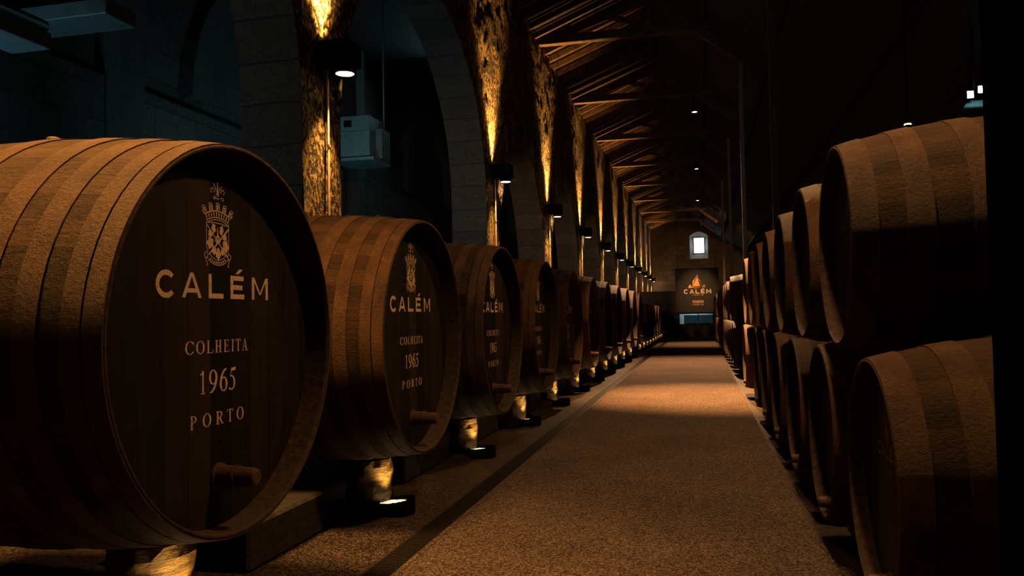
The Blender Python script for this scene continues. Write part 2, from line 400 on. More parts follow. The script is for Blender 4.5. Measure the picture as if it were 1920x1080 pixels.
# ------------------------------------------------------------------ painted lettering (flat polygons in the head's y-z plane)
class Paint:
    """2-D polygons; (u, v) maps to y, z of a cask head, x is a hair in front of the boards"""
    def __init__(s): s.p = []
    def quad(s, *pts): s.p.append([tuple(q) for q in pts])
    def stroke(s, a, b, w0, w1=None):
        w1 = w0 if w1 is None else w1; dx, dy = b[0] - a[0], b[1] - a[1]; l = math.hypot(dx, dy) or 1; nx, ny = -dy / l, dx / l
        s.quad((a[0] + nx * w0 / 2, a[1] + ny * w0 / 2), (a[0] - nx * w0 / 2, a[1] - ny * w0 / 2),
               (b[0] - nx * w1 / 2, b[1] - ny * w1 / 2), (b[0] + nx * w1 / 2, b[1] + ny * w1 / 2))
    def line(s, pts, w):
        for a, b in zip(pts, pts[1:]): s.stroke(a, b, w)
    def arc(s, cx, cy, rx, ry, a0, a1, ws, wt=None, n=28):
        """ring piece, ws thick at the sides, wt thick at top and bottom"""
        wt = ws if wt is None else wt; n = max(4, int(n * abs(a1 - a0) / 360) + 2)
        for i in range(n):
            t0 = math.radians(a0 + (a1 - a0) * i / n); t1 = math.radians(a0 + (a1 - a0) * (i + 1) / n)
            s.quad((cx + rx * math.cos(t0), cy + ry * math.sin(t0)), (cx + (rx - ws) * math.cos(t0), cy + (ry - wt) * math.sin(t0)),
                   (cx + (rx - ws) * math.cos(t1), cy + (ry - wt) * math.sin(t1)), (cx + rx * math.cos(t1), cy + ry * math.sin(t1)))
    def disc(s, cx, cy, rx, ry, n=14, wob=0.0, rot=0.0):
        pts = []
        for i in range(n):
            t = 2 * PI * i / n; k = 1 + wob * math.sin(t * 5 + cx * 70)
            a, b = rx * k * math.cos(t), ry * k * math.sin(t); pts.append((cx + a * math.cos(rot) - b * math.sin(rot), cy + a * math.sin(rot) + b * math.cos(rot)))
        s.p.append(pts)
    def put(s, o, x0, y0, sx, sy):
        for q in o.p: s.p.append([(x0 + u * sx, y0 + v * sy) for u, v in q])
    def mesh(s, name, m, x=0.0):
        mb = MB()
        for q in s.p:
            a = sum(q[i][0] * q[(i + 1) % len(q)][1] - q[(i + 1) % len(q)][0] * q[i][1] for i in range(len(q)))
            if abs(a) < 1e-10: continue
            if a < 0: q = q[::-1]
            mb.poly([(x, u, v) for u, v in q])
        return mb.mesh(name, m)

def sans(ch, asp=1.0):
    """plain capitals in a unit box, asp = width / height"""
    p = Paint(); t = 0.205; w = t / asp
    if ch == 'C': p.arc(0.54, 0.5, 0.54, 0.54, 42, 318, w * 0.98, t)
    elif ch == 'A':
        p.quad((0, 0), (w, 0), (0.5 + w * 0.36, 1), (0.5 - w * 0.5, 1)); p.quad((1 - w, 0), (1, 0), (0.5 + w * 0.5, 1), (0.5 - w * 0.36, 1))
        p.quad((0.2, 0.2), (0.8, 0.2), (0.74, 0.2 + t * .85), (0.26, 0.2 + t * .85))
    elif ch == 'L': p.quad((0, 0), (w, 0), (w, 1), (0, 1)); p.quad((w, 0), (1, 0), (1, t), (w, t))
    elif ch in 'E\u00c9':
        p.quad((0, 0), (w, 0), (w, 1), (0, 1)); p.quad((w, 0), (1, 0), (1, t), (w, t)); p.quad((w, 1 - t), (0.96, 1 - t), (0.96, 1), (w, 1))
        p.quad((w, 0.5 - t / 2), (0.86, 0.5 - t / 2), (0.86, 0.5 + t / 2), (w, 0.5 + t / 2))
        if ch == '\u00c9': p.quad((0.36, 1.09), (0.58, 1.09), (0.92, 1.30), (0.62, 1.30))
    elif ch == 'M':
        w *= .95; p.quad((0, 0), (w, 0), (w, 1), (0, 1)); p.quad((1 - w, 0), (1, 0), (1, 1), (1 - w, 1))
        p.quad((w * .2, 1), (w, 1), (0.5 + w * .3, 0.22), (0.5 - w * .3, 0.22)); p.quad((1 - w, 1), (1 - w * .2, 1), (0.5 + w * .3, 0.22), (0.5 - w * .3, 0.22))
    elif ch == 'O': p.arc(0.5, 0.5, 0.5, 0.52, 0, 360, w, t)
    elif ch == 'I': p.quad((0.5 - w / 2, 0), (0.5 + w / 2, 0), (0.5 + w / 2, 1), (0.5 - w / 2, 1))
    elif ch == 'T': p.quad((0.5 - w / 2, 0), (0.5 + w / 2, 0), (0.5 + w / 2, 1), (0.5 - w / 2, 1)); p.quad((0, 1 - t), (1, 1 - t), (1, 1), (0, 1))
    elif ch == 'H': p.quad((0, 0), (w, 0), (w, 1), (0, 1)); p.quad((1 - w, 0), (1, 0), (1, 1), (1 - w, 1)); p.quad((w, .4), (1 - w, .4), (1 - w, .6), (w, .6))
    elif ch == 'V': p.quad((0, 1), (w, 1), (0.5 + w / 2, 0), (0.5 - w / 2, 0)); p.quad((1 - w, 1), (1, 1), (0.5 + w / 2, 0), (0.5 - w / 2, 0))
    elif ch in 'PR':
        p.quad((0, 0), (w, 0), (w, 1), (0, 1)); p.arc(0.45, 0.72, 0.5, 0.28, -90, 90, w, t * .8); p.quad((w, 1 - t * .8), (.5, 1 - t * .8), (.5, 1), (w, 1)); p.quad((w, .44), (.5, .44), (.5, .44 + t * .8), (w, .44 + t * .8))
        if ch == 'R': p.quad((.4, .46), (.62, .46), (1, 0), (.74, 0))
    elif ch == 'S': p.arc(.5, .73, .46, .27, 20, 270, w, t * .8); p.arc(.5, .27, .46, .27, -160, 90, w, t * .8)
    elif ch == 'D': p.quad((0, 0), (w, 0), (w, 1), (0, 1)); p.arc(0.3, 0.5, 0.7, 0.5, -90, 90, w, t)
    return p

def serif(ch):
    """roman capitals and figures in a unit box (stretched to the width of each letter)"""
    p = Paint(); K = 0.19; k = 0.05; h = 0.045
    def stem(x, w=K, a=0, b=1, foot=True, head=True, ov=0.11):
        p.quad((x - w / 2, a), (x + w / 2, a), (x + w / 2, b), (x - w / 2, b))
        if foot: p.quad((x - w / 2 - ov, a), (x + w / 2 + ov, a), (x + w / 2 + ov, a + h), (x - w / 2 - ov, a + h))
        if head: p.quad((x - w / 2 - ov, b - h), (x + w / 2 + ov, b - h), (x + w / 2 + ov, b), (x - w / 2 - ov, b))
    if ch == 'O': p.arc(0.5, 0.5, 0.5, 0.52, 0, 360, K, k)
    elif ch == 'C':
        p.arc(0.54, 0.5, 0.54, 0.52, 38, 322, K, k); p.quad((0.9, .66), (.96, .66), (.98, .98), (.9, .9)); p.quad((0.9, .22), (.97, .25), (.97, .2), (.93, .14))
    elif ch == 'L': stem(.25); p.quad((.3, 0), (.95, 0), (.95, h), (.3, h)); p.quad((.86, h), (.95, h), (1.0, .3), (.96, .3))
    elif ch == 'H': stem(.22); stem(.78); p.quad((.3, .49), (.7, .49), (.7, .54), (.3, .54))
    elif ch == 'E':
        stem(.25); p.quad((.3, 0), (.92, 0), (.92, h), (.3, h)); p.quad((.3, 1 - h), (.88, 1 - h), (.88, 1), (.3, 1)); p.quad((.3, .49), (.7, .49), (.7, .54), (.3, .54))
        p.quad((.84, h), (.92, h), (1, .28), (.95, .28)); p.quad((.8, 1 - h), (.88, 1 - h), (.92, .78), (.87, .78)); p.quad((.66, .38), (.72, .38), (.72, .65), (.66, .65))
    elif ch == 'I': stem(.5, .42, ov=.25)
    elif ch == 'T': stem(.5, head=False); p.quad((.02, 1 - h), (.98, 1 - h), (.98, 1), (.02, 1)); p.quad((.02, .76), (.07, .76), (.12, 1), (.02, 1)); p.quad((.93, .76), (.98, .76), (.98, 1), (.88, 1))
    elif ch == 'A':
        p.quad((.12, 0), (.18, 0), (.52, 1), (.46, 1)); p.quad((.70, 0), (.90, 0), (.56, 1), (.44, 1)); p.quad((.26, .32), (.76, .32), (.76, .37), (.26, .37))
        p.quad((0, 0), (.32, 0), (.32, h), (0, h)); p.quad((.6, 0), (1, 0), (1, h), (.6, h))
    elif ch in 'PR':
        stem(.24); p.arc(.42, .735, .46, .265, -90, 90, K, k); p.quad((.3, 1 - k), (.45, 1 - k), (.45, 1), (.3, 1)); p.quad((.3, .47), (.45, .47), (.45, .52), (.3, .52))
        if ch == 'R': p.quad((.42, .48), (.62, .48), (.98, 0), (.76, 0)); p.quad((.76, 0), (1.08, 0), (1.08, h), (.76, h))
    elif ch == '1': stem(.55, .25, head=False, ov=.22); p.quad((.05, .84), (.1, .80), (.44, .86), (.675, 1))
    elif ch == '9':
        p.arc(.47, .68, .45, .33, 0, 360, .21, .05); p.arc(-.12, .70, 1.06, .78, -66, 6, .22, .08); p.quad((.1, 0), (.1, .05), (.36, .06), (.32, -.01))
    elif ch == '6':
        p.arc(.53, .32, .45, .33, 0, 360, .21, .05); p.arc(1.12, .30, 1.06, .78, 114, 186, .22, .08); p.quad((.9, 1), (.9, .95), (.64, .94), (.68, 1.01))
    elif ch == '5':
        p.arc(.36, .33, .54, .34, -125, 112, .22, .06); p.quad((.2, .60), (.30, .66), (.44, 1), (.36, 1)); p.quad((.36, .86), (.92, .88), (.98, 1.03), (.38, 1.0)); p.disc(.14, .07, .12, .055)
    return p

def crest(P, cx, z0, z1):
    """coat of arms: mural crown, shield with crossed staves and leaves, ribbon below"""
    H = z1 - z0
    def X(u): return cx + u * H
    def Z(v): return z0 + v * H
    L = 0.011 * H
    q = Paint()
    # crown band, curved
    for i in range(10):
        a0 = math.radians(118 - i * 5.6); a1 = math.radians(118 - (i + 1) * 5.6); c = (0.0, 0.12)
        for r0, r1 in ((0.735, 0.755), (0.635, 0.65), (0.60, 0.612)):
            q.quad(*[(c[0] + r * math.cos(a), c[1] + r * math.sin(a)) for r, a in ((r0, a0), (r1, a0), (r1, a1), (r0, a1))])
        am = (a0 + a1) / 2; d = 0.016
        q.quad(*[(c[0] + r * math.cos(a), c[1] + r * math.sin(a)) for r, a in ((.66, am - d), (.66, am + d), (.722, am + d * 1.1), (.722, am - d * 1.1))])
    for i in range(5):
        a = math.radians(116 - i * 13); c = (0.0, 0.12)
        for k in range(3):
            b = a + (k - 1) * 0.05
            q.stroke((c[0] + .76 * math.cos(b), c[1] + .76 * math.sin(b)), (c[0] + (.83 + .02 * (k == 1)) * math.cos(b), c[1] + (.83 + .02 * (k == 1)) * math.sin(b)), .022)
        q.arc(c[0] + .855 * math.cos(a), c[1] + .855 * math.sin(a), .05, .028, 0, 360, .014, .012, 10)
    # shield outline
    q.line([(-.30, .66), (-.30, .30), (-.27, .20)], .012); q.line([(.30, .66), (.30, .30), (.27, .20)], .012); q.line([(-.30, .66), (-.1, .675), (.1, .67), (.30, .645)], .012)
    # crossed staves, centre rose, sword
    q.stroke((-.29, .63), (.27, .14), .016, .026); q.stroke((.29, .60), (-.24, .16), .03, .022)
    q.arc(0, .40, .07, .055, 0, 360, .026, .02, 16); q.disc(0, .40, .026, .02); q.stroke((0, .45), (-.005, .60), .035, .016); q.stroke((-.05, .46), (.05, .46), .012)
    for (u, v, a, b, r) in ((-.11, .585, .05, .075, .2), (.10, .565, .05, .08, -.2), (-.2, .49, .05, .06, .5), (.19, .455, .05, .055, -.5), (-.2, .345, .085, .09, 0), (.21, .315, .085, .095, 0),
                            (-.1, .225, .06, .06, .4), (.13, .215, .06, .045, -.4), (.01, .175, .075, .06, 0), (.01, .24, .04, .04, 0)):
        q.disc(u, v, a, b, 16, .22, r)
    q.stroke((.01, .14), (.01, .06), .06, .01)
    # ribbon
    for rr in (.37, .27):
        q.arc(0, .30, rr, rr * .82, 215, 325, .013, .011, 40)
    for i in range(9):
        a = math.radians(232 + i * 9.5); q.stroke((.295 * math.cos(a), .30 + .245 * math.sin(a)), (.345 * math.cos(a), .30 + .285 * math.sin(a)), .03, .022)
    for sg in (-1, 1):
        q.arc(sg * .31, .15, .05, .055, 0, 360, .014, .012, 12); q.line([(sg * .33, .11), (sg * .27, .0), (sg * .3, -.02)], .014)
    for poly in q.p: P.p.append([(X(u), Z(v)) for u, v in poly])

def fleur(P, cx, z0, z1):
    H = z1 - z0; q = Paint()
    q.stroke((0, .3), (0, 1), .11, .05); q.disc(0, .98, .05, .07); q.line([(-.1, .42), (-.2, .62), (-.42, .92)], .05); q.line([(.1, .42), (.2, .62), (.42, .80)], .045)
    q.arc(-.5, .48, .2, .16, -40, 250, .05, .045, 14); q.arc(.5, .48, .2, .16, -70, 220, .05, .045, 14); q.arc(0, .28, .12, .1, 0, 360, .05, .04, 12)
    q.arc(-.32, .08, .13, .09, 0, 360, .05, .04, 12); q.line([(-.14, .08), (.0, .02), (.16, .08)], .05); q.arc(.44, .06, .16, .1, -100, 170, .05, .04, 12)
    for poly in q.p: P.p.append([(cx + u * H, z0 + v * H) for u, v in poly])

def word(P, items, z, h, kind):
    for ch, a, b in items:
        gl = sans(ch, (b - a) / h) if kind == 'sans' else serif(ch)
        P.put(gl, a, z, b - a, h)

# ------------------------------------------------------------------ casks
def cask_protos(R, Rb, Lc, rec, th, hoops, stavem, headm, seg, chime_t=0.0):
    """meshes of a cask whose front rim is in the plane x=0 and whose axis runs to -x"""
    def rad(t): u = (t - Lc / 2) / (Lc / 2); return R + (Rb - R) * (1 - abs(u) ** 2.1)
    n = 22; prof = [(-Lc * i / n, rad(Lc * i / n)) for i in range(n + 1)]
    mb = MB()
    mb.lathe(prof[::-1], seg, 'x', 0, True, uvw=[(Lc * (n - i) / n) for i in range(n + 1)])
    # front: bevelled end grain ring and inside of the chime
    rp = [(0.0, R), (0.004, R - .006), (0.004, R - th + .008), (-0.012, R - th), (-rec - .02, R - th - .006)]
    mb.lathe(rp, seg, 'x', 1, False, uvw=[0, .01, .06, .08, .2])
    bp = [(-Lc - .004, R - th), (-Lc, R)]
    mb.lathe([(-Lc + rec, R - th), (-Lc, R - th), (-Lc, R)], seg, 'x', 1, False)
    out = {'staves': mb.mesh('staves', [stavem, MT['chime']])}
    hd = MB(); rr = R - th + .002; N = seg
    c = len(hd.v); hd.v.append((-rec, 0, 0))
    for rq in (.33, .66, 1.0):
        for i in range(N): hd.v.append((-rec, rr * rq * math.cos(2 * PI * i / N), rr * rq * math.sin(2 * PI * i / N)))
    for i in range(N): hd.face((c, c + 1 + i, c + 1 + (i + 1) % N))
    for k in range(2):
        for i in range(N): hd.face((c + 1 + k * N + i, c + 1 + (k + 1) * N + i, c + 1 + (k + 1) * N + (i + 1) % N, c + 1 + k * N + (i + 1) % N))
    out['head'] = hd.mesh('head', headm)
    bh = MB(); bh.poly([(-Lc + rec, rr * math.cos(-2 * PI * i / N), rr * math.sin(-2 * PI * i / N)) for i in range(N)])
    out['back_head'] = bh.mesh('back_head', headm)
    out['hoops'] = []
    for (a, b) in hoops:
        h = MB(); t = 0.006; m = 4
        pr = [(-a, rad(a) + .0005), (-a, rad(a) + t)] + [(-(a + (b - a) * i / m), rad(a + (b - a) * i / m) + t) for i in range(1, m)] + [(-b, rad(b) + t), (-b, rad(b) + .0005)]
        h.lathe(pr[::-1], seg, 'x', 0, True); out['hoops'].append(h.mesh('hoop', MT['hoop']))
    out['rad'] = rad
    return out

def flat_shade_edges(me):
    pass

def spigot_mesh(r, l):
    m = MB(); m.lathe([(-.002, r * 1.25), (.012, r * 1.2), (.014, r * 1.02), (l * .45, r * .95)], 20, 'x', 0, True)
    m.lathe([(l * .45, r * .95), (l * .46, r * .9), (l * .9, r * .84), (l * .98, r * .74), (l, r * .55)], 20, 'x', 0, True, cap1=True); return m.mesh('spigot', MT['spigot'])

def spigot_band(r, l):
    m = MB(); m.lathe([(l * .43, r * .9), (l * .43, r * 1.06), (l * .52, r * 1.04), (l * .52, r * .86)], 20, 'x', 0, True); return m.mesh('spigot_band', MT['hoop'])

def bung_mesh(r, h):
    m = MB(); m.lathe([(-.02, r * .9), (h * .7, r), (h, r * .8)], 14, 'z', 0, True, cap1=True); return m.mesh('bung', MT['spigot'])

def assemble(name, label, cat, pr, Lc, text=None, crest_me=None, spig=None, bungs=(), group=None):
    t = thing(name, label, cat, group=group)
    link('staves', pr['staves'], t)
    hd = link('head', pr['head'], t); link('back_head', pr['back_head'], t)
    for h in pr['hoops']: link('hoop', h, t)
    for (nm, me) in (text or []) + (crest_me or []): link(nm, me, hd)
    if spig:
        s = link('spigot', spig[0], t, spig[2]); link('spigot_band', spig[1], s)
    for (me, x, z) in bungs: link('bung', me, t, (x, 0, z))
    return t

# ------------------------------------------------------------------ setting
Y0, Y1 = -3.0, 72.0
XW, XT = -4.2, 0.74                                # face and thickness of the arcade wall
# floor with the drainage channel
fl = MB()
fl.poly([(-1.80, Y0, 0), (7.2, Y0, 0), (7.2, Y1, 0), (-1.80, Y1, 0)])
fl.poly([(-8.6, Y0, 0), (-1.985, Y0, 0), (-1.985, Y1, 0), (-8.6, Y1, 0)])
fl.poly([(-1.985, Y0, -.1), (-1.80, Y0, -.1), (-1.80, Y1, -.1), (-1.985, Y1, -.1)], mi=1)
fl.poly([(-1.985, Y0, 0), (-1.985, Y0, -.1), (-1.985, Y1, -.1), (-1.985, Y1, 0)], mi=1)
fl.poly([(-1.80, Y0, -.1), (-1.80, Y0, 0), (-1.80, Y1, 0), (-1.80, Y1, -.1)], mi=1)
struct(fl.obj('floor', [MT['asphalt'], MT['pit']]))

# arcade wall
def dispn(p, amp):
    v = Vector(p)
    return amp * (noise.fractal(v * 1.3, 1.0, 2.0, 3) * 0.7 + noise.fractal(v * 5.0, 1.0, 2.0, 3) * 0.45)
PIERS = [1.0, 8.35, 16.05, 22.2, 28.5, 34.8, 41.1, 47.2, 53.3, 59.1, 64.9, 69.6]
HALF = 0.48; SPR = 3.3; WTOP = 9.15
aw = MB()
def arch_z(y, a, b, apex):
    SPR = 3.8 if apex > 6.5 else 2.4
    c = (a + b) / 2; h = (b - a) / 2; u = min(1.0, abs(y - c) / h); return SPR + (apex - SPR) * math.sqrt(max(0.0, 1 - u ** 2.05))
def wall_strip(ys, zb, cell, amp):
    """front and back skins above the curve zb"""
    nz = max(4, int((WTOP - min(zb)) / cell)); base = len(aw.v); ny = len(ys)
    for j in range(nz + 1):
        for i, y in enumerate(ys):
            z = zb[i] + (WTOP - zb[i]) * j / nz
            d = 0.0 if j == 0 else dispn((0, y, z), amp)
            aw.v.append((XW + d, y, z))
    for j in range(nz):
        for i in range(ny - 1):
            a = base + j * ny + i; aw.face((a, a + 1, a + ny + 1, a + ny), None, True, 0)
    for i in range(ny - 1):
        aw.poly([(XW - XT, ys[i + 1], zb[i + 1]), (XW - XT, ys[i], zb[i]), (XW - XT, ys[i], WTOP), (XW - XT, ys[i + 1], WTOP)], mi=0)
for k, pc in enumerate(PIERS):
    cell = 0.11 if pc < 26 else 0.3
    a, b = pc - HALF, pc + HALF
    if k == 0: a = Y0
    if k == len(PIERS) - 1: b = Y1
    n = max(4, int((b - a) / cell)); ys = [a + (b - a) * i / n for i in range(n + 1)]
    wall_strip(ys, [0.0] * len(ys), cell, 0.035)
    if k + 1 < len(PIERS):
        a, b = pc + HALF, PIERS[k + 1] - HALF
        apex = 7.0 if b - a > 5.8 else 5.65; SPR = 3.8 if apex > 6.5 else 2.4
        n = max(16, int((b - a) / cell)); ys = [(a + b) / 2 - math.cos(PI * i / n) * (b - a) / 2 for i in range(n + 1)]
        zb = [arch_z(y, a, b, apex) for y in ys]; zb[0] = zb[-1] = SPR
        wall_strip(ys, zb, cell, 0.035)
        # jambs and soffit as one strip with running length for the stone courses
        pts = [(a, 0.0)] + [(a, SPR * i / 4) for i in range(1, 4)] + list(zip(ys, zb)) + [(b, SPR * (1 - i / 4)) for i in range(1, 4)] + [(b, 0.0)]
        l = 0.0
        for (p, q) in zip(pts, pts[1:]):
            d = math.hypot(q[0] - p[0], q[1] - p[1])
            aw.poly([(XW, p[0], p[1]), (XW, q[0], q[1]), (XW - XT, q[0], q[1]), (XW - XT, p[0], p[1])],
                    [(0.2, l), (0.2, l + d), (0.2 + XT, l + d), (0.2 + XT, l)], False, 1)
            l += d
aw.poly([(XW - XT, Y0, WTOP), (XW, Y0, WTOP), (XW, Y1, WTOP), (XW - XT, Y1, WTOP)])
struct(aw.obj('wall_arcade', [MT['rock'], MT['ashlar']]))

# aisle wall with plinth ledge, blind arches and pilasters
XA = -8.6
al = MB()
al.poly([(XA, Y0, 5.3), (XA, Y0, 9.2), (XA, Y1, 9.2), (XA, Y1, 5.3)][::-1], [(Y0, 5.3), (Y0, 9.2), (Y1, 9.2), (Y1, 5.3)][::-1])
al.poly([(XA + .16, Y0, 0), (XA + .16, Y1, 0), (XA + .16, Y1, 5.15), (XA + .16, Y0, 5.15)], [(Y0, 0), (Y1, 0), (Y1, 5.15), (Y0, 5.15)])
al.poly([(XA + .16, Y0, 5.15), (XA + .16, Y1, 5.15), (XA, Y1, 5.3), (XA, Y0, 5.3)], [(Y0, 5.15), (Y1, 5.15), (Y1, 5.35), (Y0, 5.35)])
for ya in (9.9, 18.1, 29.0, 38.0):
    al.box((XA, ya, 0), (XA + .42, ya + .5, 9.2))
for yc in (14.2, 24.3, 34.0):                       # projecting arch bands on the wall
    for i in range(24):
        t0 = PI * i / 24; t1 = PI * (i + 1) / 24
        def ap(r, t, x): return (x, yc - math.cos(t) * r, 5.3 + math.sin(t) * r * 1.15)
        for r0, r1 in ((2.0, 2.45),):
            al.poly([ap(r0, t0, XA + .3), ap(r1, t0, XA + .3), ap(r1, t1, XA + .3), ap(r0, t1, XA + .3)])
            al.poly([ap(r0, t0, XA), ap(r0, t0, XA + .3), ap(r0, t1, XA + .3), ap(r0, t1, XA)])
            al.poly([ap(r1, t0, XA + .3), ap(r1, t0, XA), ap(r1, t1, XA), ap(r1, t1, XA + .3)])
struct(al.obj('wall_left', MT['aisle']))
# behind the camera and on the far right
wf = MB(); wf.poly([(XA, Y0, 0), (XA, Y0, 10.6), (7.2, Y0, 10.6), (7.2, Y0, 0)]); struct(wf.obj('wall_front', MT['dark']))
wr = MB(); wr.poly([(7.2, Y0, 0), (7.2, Y0, 4.2), (7.2, Y1, 4.2), (7.2, Y1, 0)]); struct(wr.obj('wall_right', MT['dark']))  # right wall coloured near black to read as unlit
# end wall with the splayed window opening
wb = MB(); ox0, ox1, oz0, oz1 = -.86, .72, 6.35, 8.75
def wq(x0, z0, x1, z1): wb.poly([(x0, Y1, z0), (x1, Y1, z0), (x1, Y1, z1), (x0, Y1, z1)], [(x0, z0), (x1, z0), (x1, z1), (x0, z1)])
wq(XA, 0, ox0, 10.6); wq(ox1, 0, 7.2, 10.6); wq(ox0, 0, ox1, oz0)
ac = [(ox0 + (ox1 - ox0) * i / 8, oz1 - .35 + .35 * math.sin(PI * i / 8)) for i in range(9)]
for p, q in zip(ac, ac[1:]): wb.poly([(p[0], Y1, p[1]), (q[0], Y1, q[1]), (q[0], Y1, 10.6), (p[0], Y1, 10.6)], [(p[0], p[1]), (q[0], q[1]), (q[0], 10.6), (p[0], 10.6)])
ix0, ix1, iz0, iz1, dy = -.54, .44, 6.85, 8.3, 0.7
outer = [(ox0, oz0), (ox1, oz0), (ox1, oz1 - .35)] + ac[::-1][1:-1] + [(ox0, oz1 - .35)]
inner = [(ix0, iz0), (ix1, iz0), (ix1, iz1)] + [(ix1 + (ix0 - ix1) * i / 8, iz1) for i in range(1, 8)] + [(ix0, iz1)]
for i in range(len(outer)):
    j = (i + 1) % len(outer); o0, o1, i0, i1 = outer[i], outer[j], inner[i], inner[j]
    wb.poly([(o0[0], Y1, o0[1]), (i0[0], Y1 + dy, i0[1]), (i1[0], Y1 + dy, i1[1]), (o1[0], Y1, o1[1])], None, False, 1)
struct(wb.obj('wall_back', [MT['back'], MT['sill']]))
wn = MB()
for a, b in (((ix0, iz0), (ix0 + .05, iz1)), ((ix1 - .05, iz0), (ix1, iz1)), ((ix0, iz1 - .05), (ix1, iz1)), ((ix0, iz0), (ix1, iz0 + .05))):
    wn.box((a[0], Y1 + dy - .06, a[1]), (b[0], Y1 + dy + .0, b[1]))
w1 = struct(wn.obj('window_1', MT['frame']))
pn = MB(); pn.poly([(ix0, Y1 + dy, iz0), (ix1, Y1 + dy, iz0), (ix1, Y1 + dy, iz1), (ix0, Y1 + dy, iz1)]); pn.obj('window_pane', MT['sky'], w1)
lamp('AREA', 'window_daylight', (-.05, Y1 + dy - .1, 7.6), 4, (.75, .93, 1.0), (-.05, Y1 - 4, 6.5), 0.9)

# roof: left slope, right slope, ridge at x=-1.17
RX, RZ = -1.17, 10.45
cl = MB(); cl.poly([(XW - XT, Y0, 8.95), (XW - XT, Y1, 8.95), (RX, Y1, RZ), (RX, Y0, RZ)]); ceil = struct(cl.obj('ceiling', MT['boards']))
SL = (RZ - 8.95) / (RX - (XW - XT))
k = 0
yy = 9.0
while yy < 71.5:
    r = MB(); r.bar((XW - .1, yy, 8.95 + SL * (XT - .1) - .13), (RX - .05, yy, RZ - .16), .09, .16); r.obj('rafter', MT['timber'], ceil); yy += 0.7
cr = MB(); cr.poly([(RX, Y0, RZ), (RX, Y1, RZ), (7.3, Y1, RZ - .785 * (7.3 - RX)), (7.3, Y0, RZ - .785 * (7.3 - RX))]); cro = struct(cr.obj('ceiling_right', MT['dark']))  # right slope darker than the left boards: shade put into the colour
for i, x in enumerate((0.2, 1.8, 3.6, 5.4)):
    r = MB(); z = RZ - .785 * (x - RX) - .12; r.bar((x, Y0, z), (x, Y1, z), .12, .18); r.obj('purlin', MT['dark'], cro)  # purlins coloured near black to sink into the gloom
ca = MB(); ca.poly([(XA, Y0, 8.3), (XA, Y1, 8.3), (XW - XT, Y1, 8.3), (XW - XT, Y0, 8.3)]); struct(ca.obj('ceiling_aisle', MT['dark']))

# roof trusses
def truss_parts():
    P = {}
    m = MB(); m.box((XW - .05, -.1, 9.02), (.55, .1, 9.26), bev=.012); P['tie_beam'] = m
    m = MB(); m.bar((XW + .02, 0, 9.13), (RX, 0, RZ - .42), .18, .2); P['left'] = m
    m = MB(); m.bar((RX, 0, RZ - .42), (1.3, 0, RZ - .42 - .785 * (1.3 - RX)), .18, .2); P['right'] = m
    m = MB(); m.box((RX - .09, -.09, 9.2), (RX + .09, .09, RZ - .35)); P['king_post'] = m
    m = MB(); m.bar((RX - .05, 0, 9.35), (-2.55, 0, 9.72), .12, .13); P['strut'] = m
    return P
tp = truss_parts(); tme = {k: m.mesh('truss', MT['timber']) for k, m in tp.items()}
TY = [15.2 + 6.3 * i for i in range(9)]
tr0 = None
TL = ['heavy timber roof truss, nearest of those spanning the carpet'] + ['dark timber roof truss, %s one back from the nearest along the roof' % ORD[i] for i in range(8)]
for i, y in enumerate(TY):
    if tr0 is None:
        tr0 = thing('roof_truss', TL[0], 'roof truss', (0, y, 0), 0, 'timber roof trusses')
        for nme, me in (('tie_beam', tme['tie_beam']), ('rafter', tme['left']), ('rafter', tme['right']), ('king_post', tme['king_post']), ('strut', tme['strut'])): link(nme, me, tr0)
    else: dup(tr0, (0, y, 0), TL[i])

# posts carrying the right eaves
pl = ['tall slender timber post rising behind the stacked casks, nearest of four', 'tall slender post at the far end of the near cask stack',
      'tall slender post beyond the near cask stack, third down the hall', 'farthest tall slender post, close to the hanging banner']
for i, y in enumerate((13.32, 22.5, 32.4, 42.3)):
    p = MB(); p.box((1.155, y - .055, 0), (1.265, y + .055, 8.42), bev=.008)
    tag(p.obj('timber_post', MT['post']), pl[i], 'post', 'slender posts along the cask stack')
# near black column
cm_ = MB(); cm_.box((.80, 1.95, 0), (1.5, 2.52, 8.2), bev=.01); struct(cm_.obj('column', MT['column']))

# carpet, drain grate
cp = MB(); cp.box((-1.755, Y0 + .1, 0.0), (.70, 52.3, .012)); co = tag(cp.obj('carpet', MT['carpet']), 'long brown speckled carpet runner down the middle of the cellar', 'carpet')
cb = MB(); cb.box((-1.797, Y0 + .1, 0.0), (-1.762, 52.3, .010)); cb.obj('border_strip', MT['carpet'], co)
sm_ = MB(); sm_.box((-1.762, Y0 + .1, 0.0), (-1.755, 52.3, .006)); sm_.obj('seam', MT['seam'], co)
gr = MB()
gr.box((-1.985, 2.5, -.03), (-1.972, 53, .003)); gr.box((-1.813, 2.5, -.03), (-1.80, 53, .003))
y = 2.5
while y < 53:
    st = .028 if y < 20 else .056
    gr.box((-1.974, y, -.025), (-1.811, y + st * .55, .002)); y += st
tag(gr.obj('drain_grate', MT['grate']), 'long narrow black slotted drain grate along the carpet edge', 'drain')

